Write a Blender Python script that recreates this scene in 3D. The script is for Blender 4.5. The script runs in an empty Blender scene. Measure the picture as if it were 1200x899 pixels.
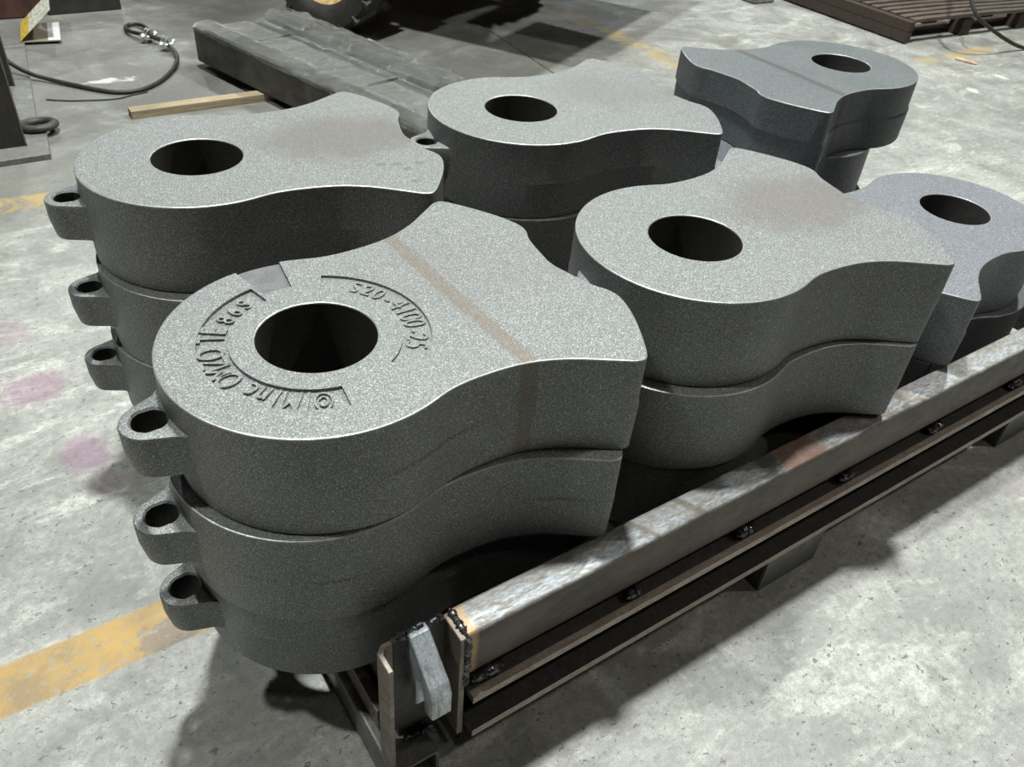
import bpy, bmesh, math, random
from mathutils import Matrix, Vector
random.seed(7)
SC = bpy.context.scene
COL = SC.collection

# ------------------------------------------------------------------ camera
camd = bpy.data.cameras.new('camera')
camd.sensor_width = 36.0
camd.lens = 28.811
camd.clip_start = 0.02
camd.dof.use_dof = True
camd.dof.focus_distance = 1.45
camd.dof.aperture_fstop = 11.0
cam = bpy.data.objects.new('camera', camd)
COL.objects.link(cam)
rt = (0.8305808448962577, -0.5518455908217204, 0.07484586816949147)
up = (0.29520099622159024, 0.5502427950492902, 0.7810820944856728)
fw = (0.47222010961118466, 0.6266572511245451, -0.6199264937811818)
cam.matrix_world = Matrix(((rt[0], up[0], -fw[0], 0), (rt[1], up[1], -fw[1], 0),
                           (rt[2], up[2], -fw[2], 1.32), (0, 0, 0, 1)))
SC.camera = cam

# ------------------------------------------------------------------ world
wd = bpy.data.worlds.new('workshop_ambient')
SC.world = wd
wd.use_nodes = True
bgn = wd.node_tree.nodes['Background']
bgn.inputs[0].default_value = (0.95, 1.0, 0.98, 1)
bgn.inputs[1].default_value = 0.012

# ------------------------------------------------------------------ high bay lamps
def lamp(name, loc, energy, size=0.35, color=(0.98, 1.0, 0.94), aim=None):
    d = bpy.data.lights.new(name, 'AREA')
    d.shape = 'DISK'
    d.size = size
    d.energy = energy
    d.color = color
    o = bpy.data.objects.new(name, d)
    COL.objects.link(o)
    o.location = loc
    if aim:
        v = Vector(aim) - Vector(loc)
        o.rotation_euler = v.to_track_quat('-Z', 'Y').to_euler()
    return o
lamp('high_bay_lamp', (0.90, 1.95, 6.5), 620, color=(0.96, 1.0, 0.97))
lamp('high_bay_lamp', (5.0, 2.6, 6.5), 470, color=(0.98, 1.0, 0.95))
lamp('high_bay_lamp', (5.4, -1.9, 6.5), 125, color=(1.0, 0.96, 0.88))
lamp('high_bay_lamp', (0.3, -2.1, 6.5), 28, color=(1.0, 0.95, 0.85))
lamp('high_bay_lamp', (-2.6, 2.3, 6.5), 270, color=(0.97, 1.0, 0.95))
lamp('high_bay_lamp', (2.5, 13.0, 6.5), 420, color=(0.94, 1.0, 1.0))  # this and the next: unseen lamps, added for sheen on tops and film
lamp('high_bay_lamp', (8.0, 11.0, 6.5), 420, color=(0.94, 1.0, 1.0))

SC.view_settings.view_transform = 'Standard'
SC.view_settings.look = 'None'
SC.view_settings.gamma = 1.0
SC.view_settings.use_curve_mapping = False
SC.view_settings.exposure = 0.0

# ------------------------------------------------------------------ node helper
class NT:
    def __init__(s, name):
        s.m = bpy.data.materials.new(name)
        s.m.use_nodes = True
        s.t = s.m.node_tree
        s.b = s.t.nodes['Principled BSDF']
        s.out = s.t.nodes['Material Output']
        s._oc = None
    def n(s, ty, **kw):
        nd = s.t.nodes.new(ty)
        for k, v in kw.items():
            setattr(nd, k, v)
        return nd
    def l(s, a, b):
        s.t.links.new(a, b)
    def put(s, sock, v):
        if isinstance(v, bpy.types.NodeSocket):
            s.l(v, sock)
        elif isinstance(v, tuple) and len(v) == 3 and sock.type == 'RGBA':
            sock.default_value = (*v, 1)
        else:
            sock.default_value = v
    def oc(s):
        if s._oc is None:
            s._oc = s.n('ShaderNodeTexCoord').outputs['Object']
        return s._oc
    def xyz(s, v=None):
        nd = s.n('ShaderNodeSeparateXYZ')
        s.l(v or s.oc(), nd.inputs[0])
        return nd.outputs
    def map(s, scale=(1, 1, 1), rot=(0, 0, 0), loc=(0, 0, 0)):
        nd = s.n('ShaderNodeMapping')
        s.l(s.oc(), nd.inputs[0])
        nd.inputs['Location'].default_value = loc
        nd.inputs['Rotation'].default_value = rot
        nd.inputs['Scale'].default_value = scale
        return nd.outputs[0]
    def noise(s, scale, detail=4, rough=0.55, dist=0.0, vec=None):
        nd = s.n('ShaderNodeTexNoise')
        s.l(vec or s.oc(), nd.inputs['Vector'])
        nd.inputs['Scale'].default_value = scale
        nd.inputs['Detail'].default_value = detail
        nd.inputs['Roughness'].default_value = rough
        nd.inputs['Distortion'].default_value = dist
        return nd.outputs['Fac']
    def vor(s, scale, vec=None, out='Distance'):
        nd = s.n('ShaderNodeTexVoronoi')
        s.l(vec or s.oc(), nd.inputs['Vector'])
        nd.inputs['Scale'].default_value = scale
        return nd.outputs[out]
    def ma(s, op, a, b=0.0, c=0.0):
        nd = s.n('ShaderNodeMath', operation=op)
        s.put(nd.inputs[0], a)
        s.put(nd.inputs[1], b)
        s.put(nd.inputs[2], c)
        return nd.outputs[0]
    def step(s, v, lo, hi, a=0.0, b=1.0):
        nd = s.n('ShaderNodeMapRange', interpolation_type='SMOOTHSTEP')
        s.put(nd.inputs[0], v)
        nd.inputs[1].default_value = lo
        nd.inputs[2].default_value = hi
        nd.inputs[3].default_value = a
        nd.inputs[4].default_value = b
        return nd.outputs[0]
    def mix(s, f, a, b, mode='MIX'):
        nd = s.n('ShaderNodeMix', data_type='RGBA', blend_type=mode)
        s.put(nd.inputs[0], f)
        s.put(nd.inputs[6], a)
        s.put(nd.inputs[7], b)
        return nd.outputs[2]
    def band(s, v, c, half, soft):
        """1 inside |v-c|<half"""
        d = s.ma('ABSOLUTE', s.ma('SUBTRACT', v, c))
        return s.step(d, half - soft, half + soft, 1.0, 0.0)
    def blob(s, cx, cy, rx, ry, warp=None, amt=0.0, lo=0.75, hi=1.05):
        x, y, z = s.xyz()
        dx = s.ma('DIVIDE', s.ma('SUBTRACT', x, cx), rx)
        dy = s.ma('DIVIDE', s.ma('SUBTRACT', y, cy), ry)
        d = s.ma('SQRT', s.ma('ADD', s.ma('MULTIPLY', dx, dx), s.ma('MULTIPLY', dy, dy)))
        if warp is not None:
            d = s.ma('ADD', d, s.ma('MULTIPLY', s.ma('SUBTRACT', warp, 0.5), amt))
        return s.step(d, lo, hi, 1.0, 0.0)
    def bump(s, h, strength, dist):
        nd = s.n('ShaderNodeBump')
        nd.inputs['Strength'].default_value = strength
        nd.inputs['Distance'].default_value = dist
        s.l(h, nd.inputs['Height'])
        s.l(nd.outputs[0], s.b.inputs['Normal'])
    def done(s, col, rough=0.5, metal=0.0, spec=None):
        s.put(s.b.inputs['Base Color'], col)
        s.put(s.b.inputs['Roughness'], rough)
        s.put(s.b.inputs['Metallic'], metal)
        if spec is not None:
            s.b.inputs['Specular IOR Level'].default_value = spec
        return s.m

U = 0.08   # radius of a hammer bore, the unit the castings are drawn in

# ------------------------------------------------------------------ materials
def mat_concrete():
    t = NT('worn_concrete')
    x, y, z = t.xyz()
    big = t.noise(0.9, 5, 0.6, 0.6)
    mid = t.noise(5.0, 6, 0.65, 0.8)
    fine = t.noise(55.0, 5, 0.7)
    grit = t.noise(260.0, 3, 0.6)
    c = t.mix(t.step(mid, 0.3, 0.72), (0.215, 0.22, 0.205), (0.40, 0.40, 0.375))
    c = t.mix(t.ma('MULTIPLY', t.step(big, 0.42, 0.68), 0.45), c, (0.215, 0.22, 0.205))
    # pale trowel smears, long and broken
    sm = t.noise(2.6, 6, 0.65, 1.2, t.map((1.0, 2.6, 1), (0, 0, 0.5)))
    c = t.mix(t.ma('MULTIPLY', t.step(sm, 0.52, 0.66), 0.75), c, (0.56, 0.56, 0.52))
    sm2 = t.noise(9.0, 5, 0.7, 1.6, t.map((1.0, 2.2, 1), (0, 0, 0.9)))
    c = t.mix(t.ma('MULTIPLY', t.step(sm2, 0.54, 0.70), 0.6), c, (0.52, 0.52, 0.485))
    # far back on the left: grime plus dimmer light put into the colour
    far = t.ma('MULTIPLY', t.step(y, 2.2, 3.4), t.step(x, 3.6, 2.4))
    grime_dim = t.ma('MULTIPLY', far, t.step(t.noise(2.0, 6, 0.7, 1.0), 0.40, 0.66, 1.0, 0.42))
    c = t.mix(t.ma('MULTIPLY', grime_dim, 0.90), c, (0.072, 0.072, 0.063))
    c = t.mix(t.step(fine, 0.36, 0.64, 0.5, 0.0), c, (0.16, 0.16, 0.148))
    c = t.mix(t.step(grit, 0.40, 0.62, 0.35, 0.0), c, (0.18, 0.18, 0.166))
    st_ = t.noise(7.0, 6, 0.75, 0.6)
    c = t.mix(t.step(st_, 0.56, 0.72, 0.0, 0.45), c, (0.13, 0.13, 0.12))
    gb = t.noise(1.5, 6, 0.7, 0.9)
    c = t.mix(t.ma('MULTIPLY', t.step(gb, 0.45, 0.64, 0.0, 0.72), t.step(y, 1.6, 2.6)), c, (0.13, 0.13, 0.115))
    # dark chips and pits
    wv = t.noise(30.0, 3, 0.6)
    pit = t.noise(62.0, 3, 0.6, 0.6, t.map((1.0, 1.4, 1), (0, 0, 0.8)))
    c = t.mix(t.step(pit, 0.625, 0.675, 0.0, 0.85), c, (0.10, 0.10, 0.09))
    pit2 = t.noise(130.0, 2, 0.6, 0.3)
    c = t.mix(t.step(pit2, 0.64, 0.70, 0.0, 0.75), c, (0.13, 0.13, 0.12))
    # thin scratches
    sc = t.noise(14.0, 2, 0.5, 2.0, t.map((1.0, 9.0, 1), (0, 0, 1.0)))
    c = t.mix(t.step(sc, 0.69, 0.73, 0.0, 0.4), c, (0.17, 0.17, 0.155))
    sc3 = t.noise(11.0, 2, 0.5, 2.0, t.map((7.0, 1.0, 1), (0, 0, -0.5)))
    c = t.mix(t.step(sc3, 0.72, 0.78, 0.0, 0.2), c, (0.75, 0.74, 0.70))
    # yellow marking lines
    wear = t.noise(11.0, 6, 0.75, 1.0)
    yel = t.mix(t.step(t.noise(8.0, 5, 0.7), 0.35, 0.65), (0.35, 0.225, 0.065), (0.22, 0.155, 0.075))
    n1 = t.ma('MULTIPLY', t.band(y, 1.049, 0.053, 0.004), t.step(x, 0.9, 1.0, 1.0, 0.0))
    worn1 = 1.0
    mud = t.blob(0.055, 1.02, 0.075, 0.055, wear, 1.6, 0.6, 0.9)
    yel = t.mix(t.ma('MULTIPLY', mud, 0.8), yel, (0.155, 0.125, 0.10))
    n1 = t.ma('MULTIPLY', t.ma('MULTIPLY', n1, worn1), t.ma('MULTIPLY', t.step(wear, 0.30, 0.42, 0.5, 0.92), t.step(fine, 0.36, 0.50, 0.45, 1.0)))
    c = t.mix(n1, c, yel)
    yl2 = (0.36, 0.26, 0.10)
    n2 = t.ma('MULTIPLY', t.band(y, 2.72, 0.055, 0.012), t.step(x, 4.2, 4.6))
    n2 = t.ma('MULTIPLY', n2, t.step(t.noise(2.2, 5, 0.8, 0.8), 0.46, 0.60, 0.0, 0.7))
    c = t.mix(n2, c, yl2)
    n2b = t.ma('MULTIPLY', t.band(y, 2.89, 0.055, 0.012), t.step(x, 1.3, 1.6, 1.0, 0.0))
    n2b = t.ma('MULTIPLY', n2b, t.step(wear, 0.40, 0.55, 0.1, 0.7))
    c = t.mix(n2b, c, (0.36, 0.25, 0.09))
    n3 = t.ma('MULTIPLY', t.band(x, 3.33, 0.075, 0.03), t.band(y, 3.75, 0.75, 0.1))
    n3 = t.ma('MULTIPLY', n3, t.step(t.noise(6.0, 5, 0.8, 0.8), 0.40, 0.58, 0.0, 0.8))
    c = t.mix(n3, c, (0.36, 0.26, 0.10))
    # purple dye stains
    wp = t.noise(16.0, 6, 0.7)
    for (cx, cy, rx, ry, a) in ((-0.03, 1.865, 0.085, 0.085, 0.5), (0.025, 1.575, 0.06, 0.085, 0.52), (-0.06, 2.14, 0.09, 0.08, 0.3),
                                (0.05, 1.46, 0.045, 0.04, 0.25), (1.9, 0.42, 0.09, 0.07, 0.12)):
        c = t.mix(t.ma('MULTIPLY', t.blob(cx, cy, rx, ry, wp, 1.5, 0.6, 0.95), a), c, (0.20, 0.105, 0.17))
    # white paint drips
    for (cx, cy, rx, ry) in ((5.03, 2.34, 0.035, 0.10), (4.62, 2.27, 0.06, 0.08), (0.62, 3.95, 0.16, 0.05), (4.3, 2.6, 0.12, 0.05)):
        c = t.mix(t.ma('MULTIPLY', t.blob(cx, cy, rx, ry, wp, 2.2, 0.3, 0.7), 0.6), c, (0.60, 0.60, 0.57))
    t.bump(t.ma('ADD', fine, t.ma('MULTIPLY', grit, 0.5)), 0.35, 0.003)
    return t.done(c, t.step(mid, 0.3, 0.7, 0.50, 0.72), 0.0, 0.35)

def mat_casting(name, stripe=0.0, stripe_col=(0.12, 0.075, 0.05), brown=0.35, seed=0.0, tint=(1, 1, 1), spots=()):
    t = NT(name)
    x, y, z = t.xyz()
    sp = t.noise(640.0, 2, 0.65)
    sp2 = t.noise(360.0, 3, 0.6)
    blot = t.noise(6.0, 5, 0.65, 0.5, t.map((1, 1, 1), (0, 0, 0), (seed, seed * 1.7, 0)))
    g = lambda v: (v * tint[0] * 0.96, v * tint[1], v * tint[2] * 0.99)
    c = t.mix(t.step(sp2, 0.34, 0.68), g(0.125), g(0.185))
    c = t.mix(t.step(sp, 0.56, 0.67, 0.0, 0.85), c, g(0.54))
    c = t.mix(t.step(sp, 0.455, 0.35, 0.0, 0.6), c, g(0.055))
    if brown:
        bx = t.blob(3.4 * U, 0.5 * U, 2.1 * U, 1.9 * U, blot, 1.6, 0.4, 1.1)
        c = t.mix(t.ma('MULTIPLY', bx, brown), c, (0.118, 0.104, 0.092))
    for sx, sy in spots:
        c = t.mix(t.ma('MULTIPLY', t.blob(sx, sy, 0.014, 0.010, sp2, 1.2, 0.5, 1.0), 0.5), c, (0.075, 0.085, 0.082))
    # sand grit left in the skin: rare ochre grains
    gr = t.noise(300.0, 1, 0.5, 0.0, t.map((1, 1, 1), (0, 0, 0), (3.3, 1.1, 7.7)))
    c = t.mix(t.step(gr, 0.70, 0.76, 0.0, 0.5), c, (0.32, 0.26, 0.16))
    if stripe:
        wob = t.ma('ADD', x, t.ma('MULTIPLY', t.ma('SUBTRACT', t.noise(20.0, 4, 0.6), 0.5), 0.012))
        s = t.band(wob, 2.66 * U, 0.155 * U, 0.05 * U)
        c = t.mix(t.ma('MULTIPLY', t.ma('MULTIPLY', s, stripe), t.step(blot, 0.25, 0.6, 0.75, 1.0)), c, stripe_col)
    t.bump(t.ma('ADD', sp, sp2), 0.45, 0.0012)
    return t.done(c, t.step(blot, 0.3, 0.7, 0.48, 0.58), 0.42, 0.4)

def mat_rail():
    t = NT('mill_scale_steel')
    x, y, z = t.xyz()
    st = t.noise(34.0, 6, 0.72, 0.6, t.map((1.0, 3.0, 3.0)))
    bl = t.noise(7.0, 5, 0.65, 0.8, t.map((1.0, 2.0, 2.0)))
    fi = t.noise(140.0, 4, 0.7, 0.0, t.map((0.5, 1.5, 1.5)))
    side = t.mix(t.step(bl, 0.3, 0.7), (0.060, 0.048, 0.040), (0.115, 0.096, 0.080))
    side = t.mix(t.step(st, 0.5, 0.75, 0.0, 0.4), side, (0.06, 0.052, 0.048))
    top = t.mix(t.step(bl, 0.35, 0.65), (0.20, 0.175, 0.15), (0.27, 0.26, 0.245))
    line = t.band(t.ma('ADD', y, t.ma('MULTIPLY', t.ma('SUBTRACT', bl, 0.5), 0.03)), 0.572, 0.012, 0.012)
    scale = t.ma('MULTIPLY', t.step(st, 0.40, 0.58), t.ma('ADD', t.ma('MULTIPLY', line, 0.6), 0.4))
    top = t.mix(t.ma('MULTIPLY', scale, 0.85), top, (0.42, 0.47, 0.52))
    top = t.mix(t.step(fi, 0.42, 0.6, 0.45, 0.0), top, (0.10, 0.085, 0.07))
    # orange rust rub and black smear about the middle of the rail, chalk lines across it
    wp = t.noise(24.0, 5, 0.7)
    rub = t.ma('MULTIPLY', t.band(t.ma('ADD', x, t.ma('MULTIPLY', t.ma('SUBTRACT', wp, 0.5), 0.05)), 1.105, 0.05, 0.015), t.step(wp, 0.3, 0.55, 0.5, 0.9))
    top = t.mix(rub, top, (0.20, 0.115, 0.082))
    smear = t.band(t.ma('ADD', x, t.ma('MULTIPLY', t.ma('SUBTRACT', wp, 0.5), 0.10)), 1.025, 0.022, 0.012)
    top = t.mix(t.ma('MULTIPLY', smear, 0.75), top, (0.05, 0.047, 0.045))
    for px, w, a in ((0.727, 0.005, 0.7), (0.83, 0.008, 0.7), (1.43, 0.02, 0.55), (1.30, 0.012, 0.4), (1.62, 0.02, 0.35)):
        k = t.band(t.ma('ADD', t.ma('SUBTRACT', x, t.ma('MULTIPLY', y, -0.5)), t.ma('MULTIPLY', t.ma('SUBTRACT', wp, 0.5), 0.02)), px + 0.29, w, 0.005)
        top = t.mix(t.ma('MULTIPLY', k, a), top, (0.12, 0.095, 0.07))
    istop = t.step(z, 0.3295, 0.3345)  # top lighter than the sides: overhead sheen painted in along with the scale
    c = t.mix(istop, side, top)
    heat = t.band(t.ma('ADD', x, t.ma('MULTIPLY', t.ma('SUBTRACT', wp, 0.5), 0.012)), 0.392, 0.008, 0.005)
    c = t.mix(t.ma('MULTIPLY', heat, 0.75), c, (0.42, 0.27, 0.12))
    t.bump(fi, 0.2, 0.001)
    return t.done(c, t.step(st, 0.3, 0.7, 0.58, 0.44), 0.45, 0.5)

def mat_steel(name, a, b, scale=9.0, rough=(0.35, 0.55), metal=0.55, rust=0.0, stretch=(1, 1, 1), rustcol=(0.24, 0.12, 0.06)):
    t = NT(name)
    n = t.noise(scale, 6, 0.7, 0.7, t.map(stretch))
    f = t.noise(scale * 12, 4, 0.7)
    c = t.mix(t.step(n, 0.3, 0.7), a, b)
    c = t.mix(t.step(f, 0.4, 0.62, 0.35, 0.0), c, tuple(v * 0.45 for v in a))
    if rust:
        c = t.mix(t.step(t.noise(scale * 2.3, 6, 0.75, 0.4), 0.50, 0.66, 0.0, rust), c, rustcol)
    t.bump(f, 0.25, 0.001)
    return t.done(c, t.step(n, 0.3, 0.7, rough[1], rough[0]), metal)

def mat_wood(name, a, b, grain=(1.0, 14.0, 14.0), rough=0.75, scale=7.0):
    t = NT(name)
    g = t.noise(scale, 6, 0.7, 0.9, t.map(grain))
    f = t.noise(90.0, 3, 0.7, 0.0, t.map(grain))
    c = t.mix(t.step(g, 0.3, 0.7), a, b)
    c = t.mix(t.step(f, 0.35, 0.6, 0.4, 0.0), c, tuple(v * 0.4 for v in a))
    t.bump(g, 0.4, 0.002)
    return t.done(c, rough)

def mat_plain(name, col, rough=0.6, metal=0.0, var=0.35, scale=14.0):
    t = NT(name)
    n = t.noise(scale, 5, 0.7, 0.4)
    c = t.mix(t.step(n, 0.32, 0.68), tuple(v * (1 - var) for v in col), tuple(min(1, v * (1 + var)) for v in col))
    t.bump(n, 0.15, 0.002)
    return t.done(c, rough, metal)

def mat_film():
    t = NT('clear_stretch_film')
    tr = t.n('ShaderNodeBsdfTransparent')
    tr.inputs[0].default_value = (0.93, 0.95, 0.94, 1)
    gl = t.n('ShaderNodeBsdfGlossy')
    gl.inputs['Roughness'].default_value = 0.2
    gl.inputs[0].default_value = (0.9, 0.95, 0.95, 1)
    df = t.n('ShaderNodeBsdfDiffuse')
    df.inputs[0].default_value = (0.22, 0.228, 0.21, 1)
    ad = t.n('ShaderNodeMixShader')
    t.put(ad.inputs[0], 0.35)
    t.l(gl.outputs[0], ad.inputs[1])
    t.l(df.outputs[0], ad.inputs[2])
    mx = t.n('ShaderNodeMixShader')
    fr = t.n('ShaderNodeFresnel')
    fr.inputs[0].default_value = 1.45
    cr = t.noise(18.0, 5, 0.7, 1.5, t.map((3.0, 1.0, 1.0)))
    t.put(mx.inputs[0], t.ma('ADD', t.ma('MULTIPLY', fr.outputs[0], 0.5), t.step(cr, 0.45, 0.68, 0.06, 0.45)))
    t.l(tr.outputs[0], mx.inputs[1])
    t.l(ad.outputs[0], mx.inputs[2])
    t.l(mx.outputs[0], t.out.inputs[0])
    nd = t.n('ShaderNodeBump')
    nd.inputs['Strength'].default_value = 0.8
    nd.inputs['Distance'].default_value = 0.02
    t.l(cr, nd.inputs['Height'])
    t.l(nd.outputs[0], gl.inputs['Normal'])
    return t.m

def mat_card():
    t = NT('printed_card')
    x, y, z = t.xyz()
    rows = t.ma('FRACT', t.ma('MULTIPLY', y, 62.0))
    words = t.noise(70.0, 2, 0.6, 0.0, t.map((1.0, 0.35, 1)))
    ink = t.ma('MULTIPLY', t.band(rows, 0.5, 0.28, 0.05), t.step(words, 0.46, 0.52))
    c = t.mix(t.ma('MULTIPLY', ink, 0.7), (0.58, 0.57, 0.48), (0.10, 0.10, 0.09))
    c = t.mix(t.step(x, 0.058, 0.062, 1.0, 0.0), c, t.mix(t.ma('MULTIPLY', ink, 0.6), (0.56, 0.40, 0.06), (0.16, 0.10, 0.02)))
    return t.done(c, 0.5)

M = {}
M['floor'] = mat_concrete()
M['cast'] = mat_casting('cast_steel', 0.0, brown=0.30, seed=0.0)
M['cast_rust'] = mat_casting('cast_steel_rust_stripe', 0.6, (0.125, 0.095, 0.068), brown=0.10, seed=2.0)
M['cast_dark'] = mat_casting('cast_steel_dark_stripe', 0.65, (0.060, 0.052, 0.050), brown=0.0, seed=5.0, tint=(0.64, 0.68, 0.72))
M['cast_brown'] = mat_casting('cast_steel_brownish', 0.0, brown=0.6, seed=8.0)
M['cast_worn'] = mat_casting('cast_steel_worn_corner', 0.0, brown=0.6, seed=8.0, spots=((0.306, -0.126), (0.333, -0.13), (0.348, -0.158), (0.377, -0.138), (0.343, -0.21)))
M['cast_violet'] = mat_casting('cast_steel_bluish', 0.0, brown=0.12, seed=11.0, tint=(0.93, 0.94, 1.06))
M['cast_edge'] = mat_steel('casting_rim_highlight', (0.26, 0.265, 0.26), (0.42, 0.425, 0.42), 60.0, (0.30, 0.42), 0.5)  # painted highlight for the bevelled rims
M['cast_ground'] = mat_steel('ground_casting_patch', (0.105, 0.105, 0.11), (0.15, 0.15, 0.155), 20.0, (0.5, 0.6), 0.35)
M['bore_shade'] = mat_steel('bore_shade_steel', (0.030, 0.029, 0.028), (0.050, 0.049, 0.047), 30.0, (0.6, 0.7), 0.2)  # shade inside bores and lug holes, put into the colour
M['rail'] = mat_rail()
M['flange'] = mat_steel('rusty_flange_steel', (0.27, 0.225, 0.19), (0.46, 0.39, 0.33), 14.0, (0.4, 0.6), 0.15, 0.35, (1, 4, 4))
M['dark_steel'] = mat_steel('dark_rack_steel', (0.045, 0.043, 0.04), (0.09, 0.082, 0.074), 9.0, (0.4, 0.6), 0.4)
M['leg_steel'] = mat_steel('grey_leg_steel', (0.12, 0.12, 0.112), (0.19, 0.19, 0.178), 10.0, (0.38, 0.55), 0.5, 0.15)
M['plate_steel'] = mat_steel('hot_rolled_plate', (0.15, 0.13, 0.108), (0.26, 0.225, 0.19), 12.0, (0.35, 0.55), 0.5, 0.4, (1, 1, 2))
M['cut_steel'] = mat_steel('flame_cut_steel', (0.20, 0.225, 0.24), (0.62, 0.67, 0.70), 26.0, (0.3, 0.5), 0.45, 0.12, (3.0, 1.0, 0.6))
M['weld'] = mat_steel('weld_metal', (0.05, 0.05, 0.055), (0.17, 0.17, 0.175), 60.0, (0.22, 0.4), 0.8)
M['beam'] = mat_steel('beam_steel', (0.040, 0.037, 0.033), (0.095, 0.089, 0.079), 8.0, (0.3, 0.5), 0.35)
M['beam_plate'] = mat_steel('beam_plate_steel', (0.105, 0.106, 0.10), (0.16, 0.16, 0.15), 6.0, (0.4, 0.55), 0.25)
M['film'] = mat_film()
M['column'] = mat_steel('black_column_steel', (0.022, 0.020, 0.018), (0.045, 0.042, 0.038), 6.0, (0.45, 0.6), 0.3)
M['column_edge'] = mat_steel('lit_column_edge', (0.10, 0.088, 0.072), (0.19, 0.165, 0.135), 12.0, (0.4, 0.6), 0.4, 0.3)  # light on the column edges, put into the colour
M['base_plate'] = mat_steel('grey_base_plate', (0.135, 0.135, 0.125), (0.20, 0.20, 0.185), 5.0, (0.5, 0.65), 0.2)
M['pine'] = mat_wood('pine_timber', (0.24, 0.19, 0.115), (0.40, 0.33, 0.215))
M['brown_wood'] = mat_wood('brown_slat_wood', (0.028, 0.017, 0.013), (0.064, 0.041, 0.030), (1.0, 10.0, 10.0))
M['slat_wood'] = mat_wood('worn_slat_wood', (0.055, 0.042, 0.034), (0.135, 0.105, 0.084), (1.0, 10.0, 10.0))
M['rubber'] = mat_plain('black_rubber', (0.022, 0.021, 0.019), 0.7)
M['muddy_rubber'] = mat_plain('muddy_rubber', (0.055, 0.048, 0.036), 0.75, 0.0, 0.6)
M['yellow_paint'] = mat_plain('yellow_machine_paint', (0.44, 0.31, 0.14), 0.5)
M['rope'] = mat_plain('oily_wire_rope', (0.030, 0.029, 0.027), 0.5, 0.3)
M['zinc'] = mat_plain('bright_zinc', (0.62, 0.66, 0.65), 0.25, 0.85)
M['black_block'] = mat_plain('black_painted_steel', (0.018, 0.017, 0.016), 0.5)
M['red_block'] = mat_plain('dark_red_steel', (0.050, 0.022, 0.017), 0.5)
M['card'] = mat_card()
M['card_back'] = mat_plain('brown_card', (0.20, 0.18, 0.13), 0.6, 0.0, 0.12)
M['white_card'] = mat_plain('white_label_paper', (0.52, 0.53, 0.54), 0.6, 0.0, 0.06)
M['ring_steel'] = mat_plain('dark_ring_steel', (0.045, 0.044, 0.042), 0.55, 0.2)
M['gap'] = mat_plain('joint_dirt', (0.03, 0.028, 0.025), 0.9)
M['copper'] = mat_plain('copper_stick', (0.45, 0.30, 0.19), 0.5)
M['stone'] = mat_plain('grey_stub', (0.16, 0.16, 0.15), 0.8)

# ------------------------------------------------------------------ mesh helpers
def link(name, bm, mat, parent=None, smooth=False, angle=30.0, mats=None):
    me = bpy.data.meshes.new(name)
    bm.normal_update()
    bm.to_mesh(me)
    bm.free()
    for m_ in (mats or [mat]):
        me.materials.append(m_)
    if smooth:
        for p in me.polygons:
            p.use_smooth = True
        me.set_sharp_from_angle(angle=math.radians(angle))
    o = bpy.data.objects.new(name, me)
    COL.objects.link(o)
    if parent:
        o.parent = parent
    return o

def thing(name, label, cat, loc=(0, 0, 0), rz=0.0, group=None):
    o = bpy.data.objects.new(name, None)
    o.empty_display_size = 0.1
    COL.objects.link(o)
    o.location = loc
    o.rotation_euler = (0, 0, rz)
    return tag(o, label, cat, group)

def tag(o, label, cat, group=None):
    o['label'] = label
    o['category'] = cat
    if group:
        o['group'] = group
    return o

def box(bm, lo, hi, mtx=None):
    r = bmesh.ops.create_cube(bm, size=1.0)
    s = [hi[i] - lo[i] for i in range(3)]
    c = [(hi[i] + lo[i]) / 2 for i in range(3)]
    m_ = Matrix.Translation(c) @ Matrix.Diagonal((*s, 1))
    if mtx is not None:
        m_ = mtx @ m_
    bmesh.ops.transform(bm, matrix=m_, verts=r['verts'])
    return r['verts']

def bev(bm, w, seg=2):
    bmesh.ops.bevel(bm, geom=list(bm.edges), offset=w, segments=seg, affect='EDGES', profile=0.5)

def nbox(lo, hi, b=0.0, mtx=None):
    bm = bmesh.new()
    box(bm, lo, hi, mtx)
    if b:
        bev(bm, b)
    return bm

def prism(bm, pts, lo, hi, axis='z', mtx=None):
    """extrude closed outline; axis is the extrusion axis"""
    def mk(p, h):
        v = {'z': (p[0], p[1], h), 'x': (h, p[0], p[1]), 'y': (p[0], h, p[1])}[axis]
        v = Vector(v)
        return mtx @ v if mtx is not None else v
    a = [bm.verts.new(mk(p, lo)) for p in pts]
    b = [bm.verts.new(mk(p, hi)) for p in pts]
    n = len(pts)
    fs = [bm.faces.new(a[::-1]), bm.faces.new(b)]
    for i in range(n):
        fs.append(bm.faces.new((a[i], a[(i + 1) % n], b[(i + 1) % n], b[i])))
    bmesh.ops.recalc_face_normals(bm, faces=fs)
    return a + b

def tube(bm, path, rad, seg=8, cap=True):
    path = [Vector(p) for p in path]
    rings = []
    prev = None
    for i, p in enumerate(path):
        d = (path[min(i + 1, len(path) - 1)] - path[max(i - 1, 0)]).normalized()
        ref = prev if prev is not None else (Vector((0, 0, 1)) if abs(d.z) < 0.9 else Vector((1, 0, 0)))
        u = (ref - d * ref.dot(d)).normalized()
        prev = u
        v = d.cross(u)
        r_ = rad[i] if isinstance(rad, (list, tuple)) else rad
        rings.append([bm.verts.new(p + (u * math.cos(a) + v * math.sin(a)) * r_) for a in [2 * math.pi * k / seg for k in range(seg)]])
    for i in range(len(rings) - 1):
        for k in range(seg):
            bm.faces.new((rings[i][k], rings[i][(k + 1) % seg], rings[i + 1][(k + 1) % seg], rings[i + 1][k]))
    if cap:
        bm.faces.new(rings[0][::-1])
        bm.faces.new(rings[-1])

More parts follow.
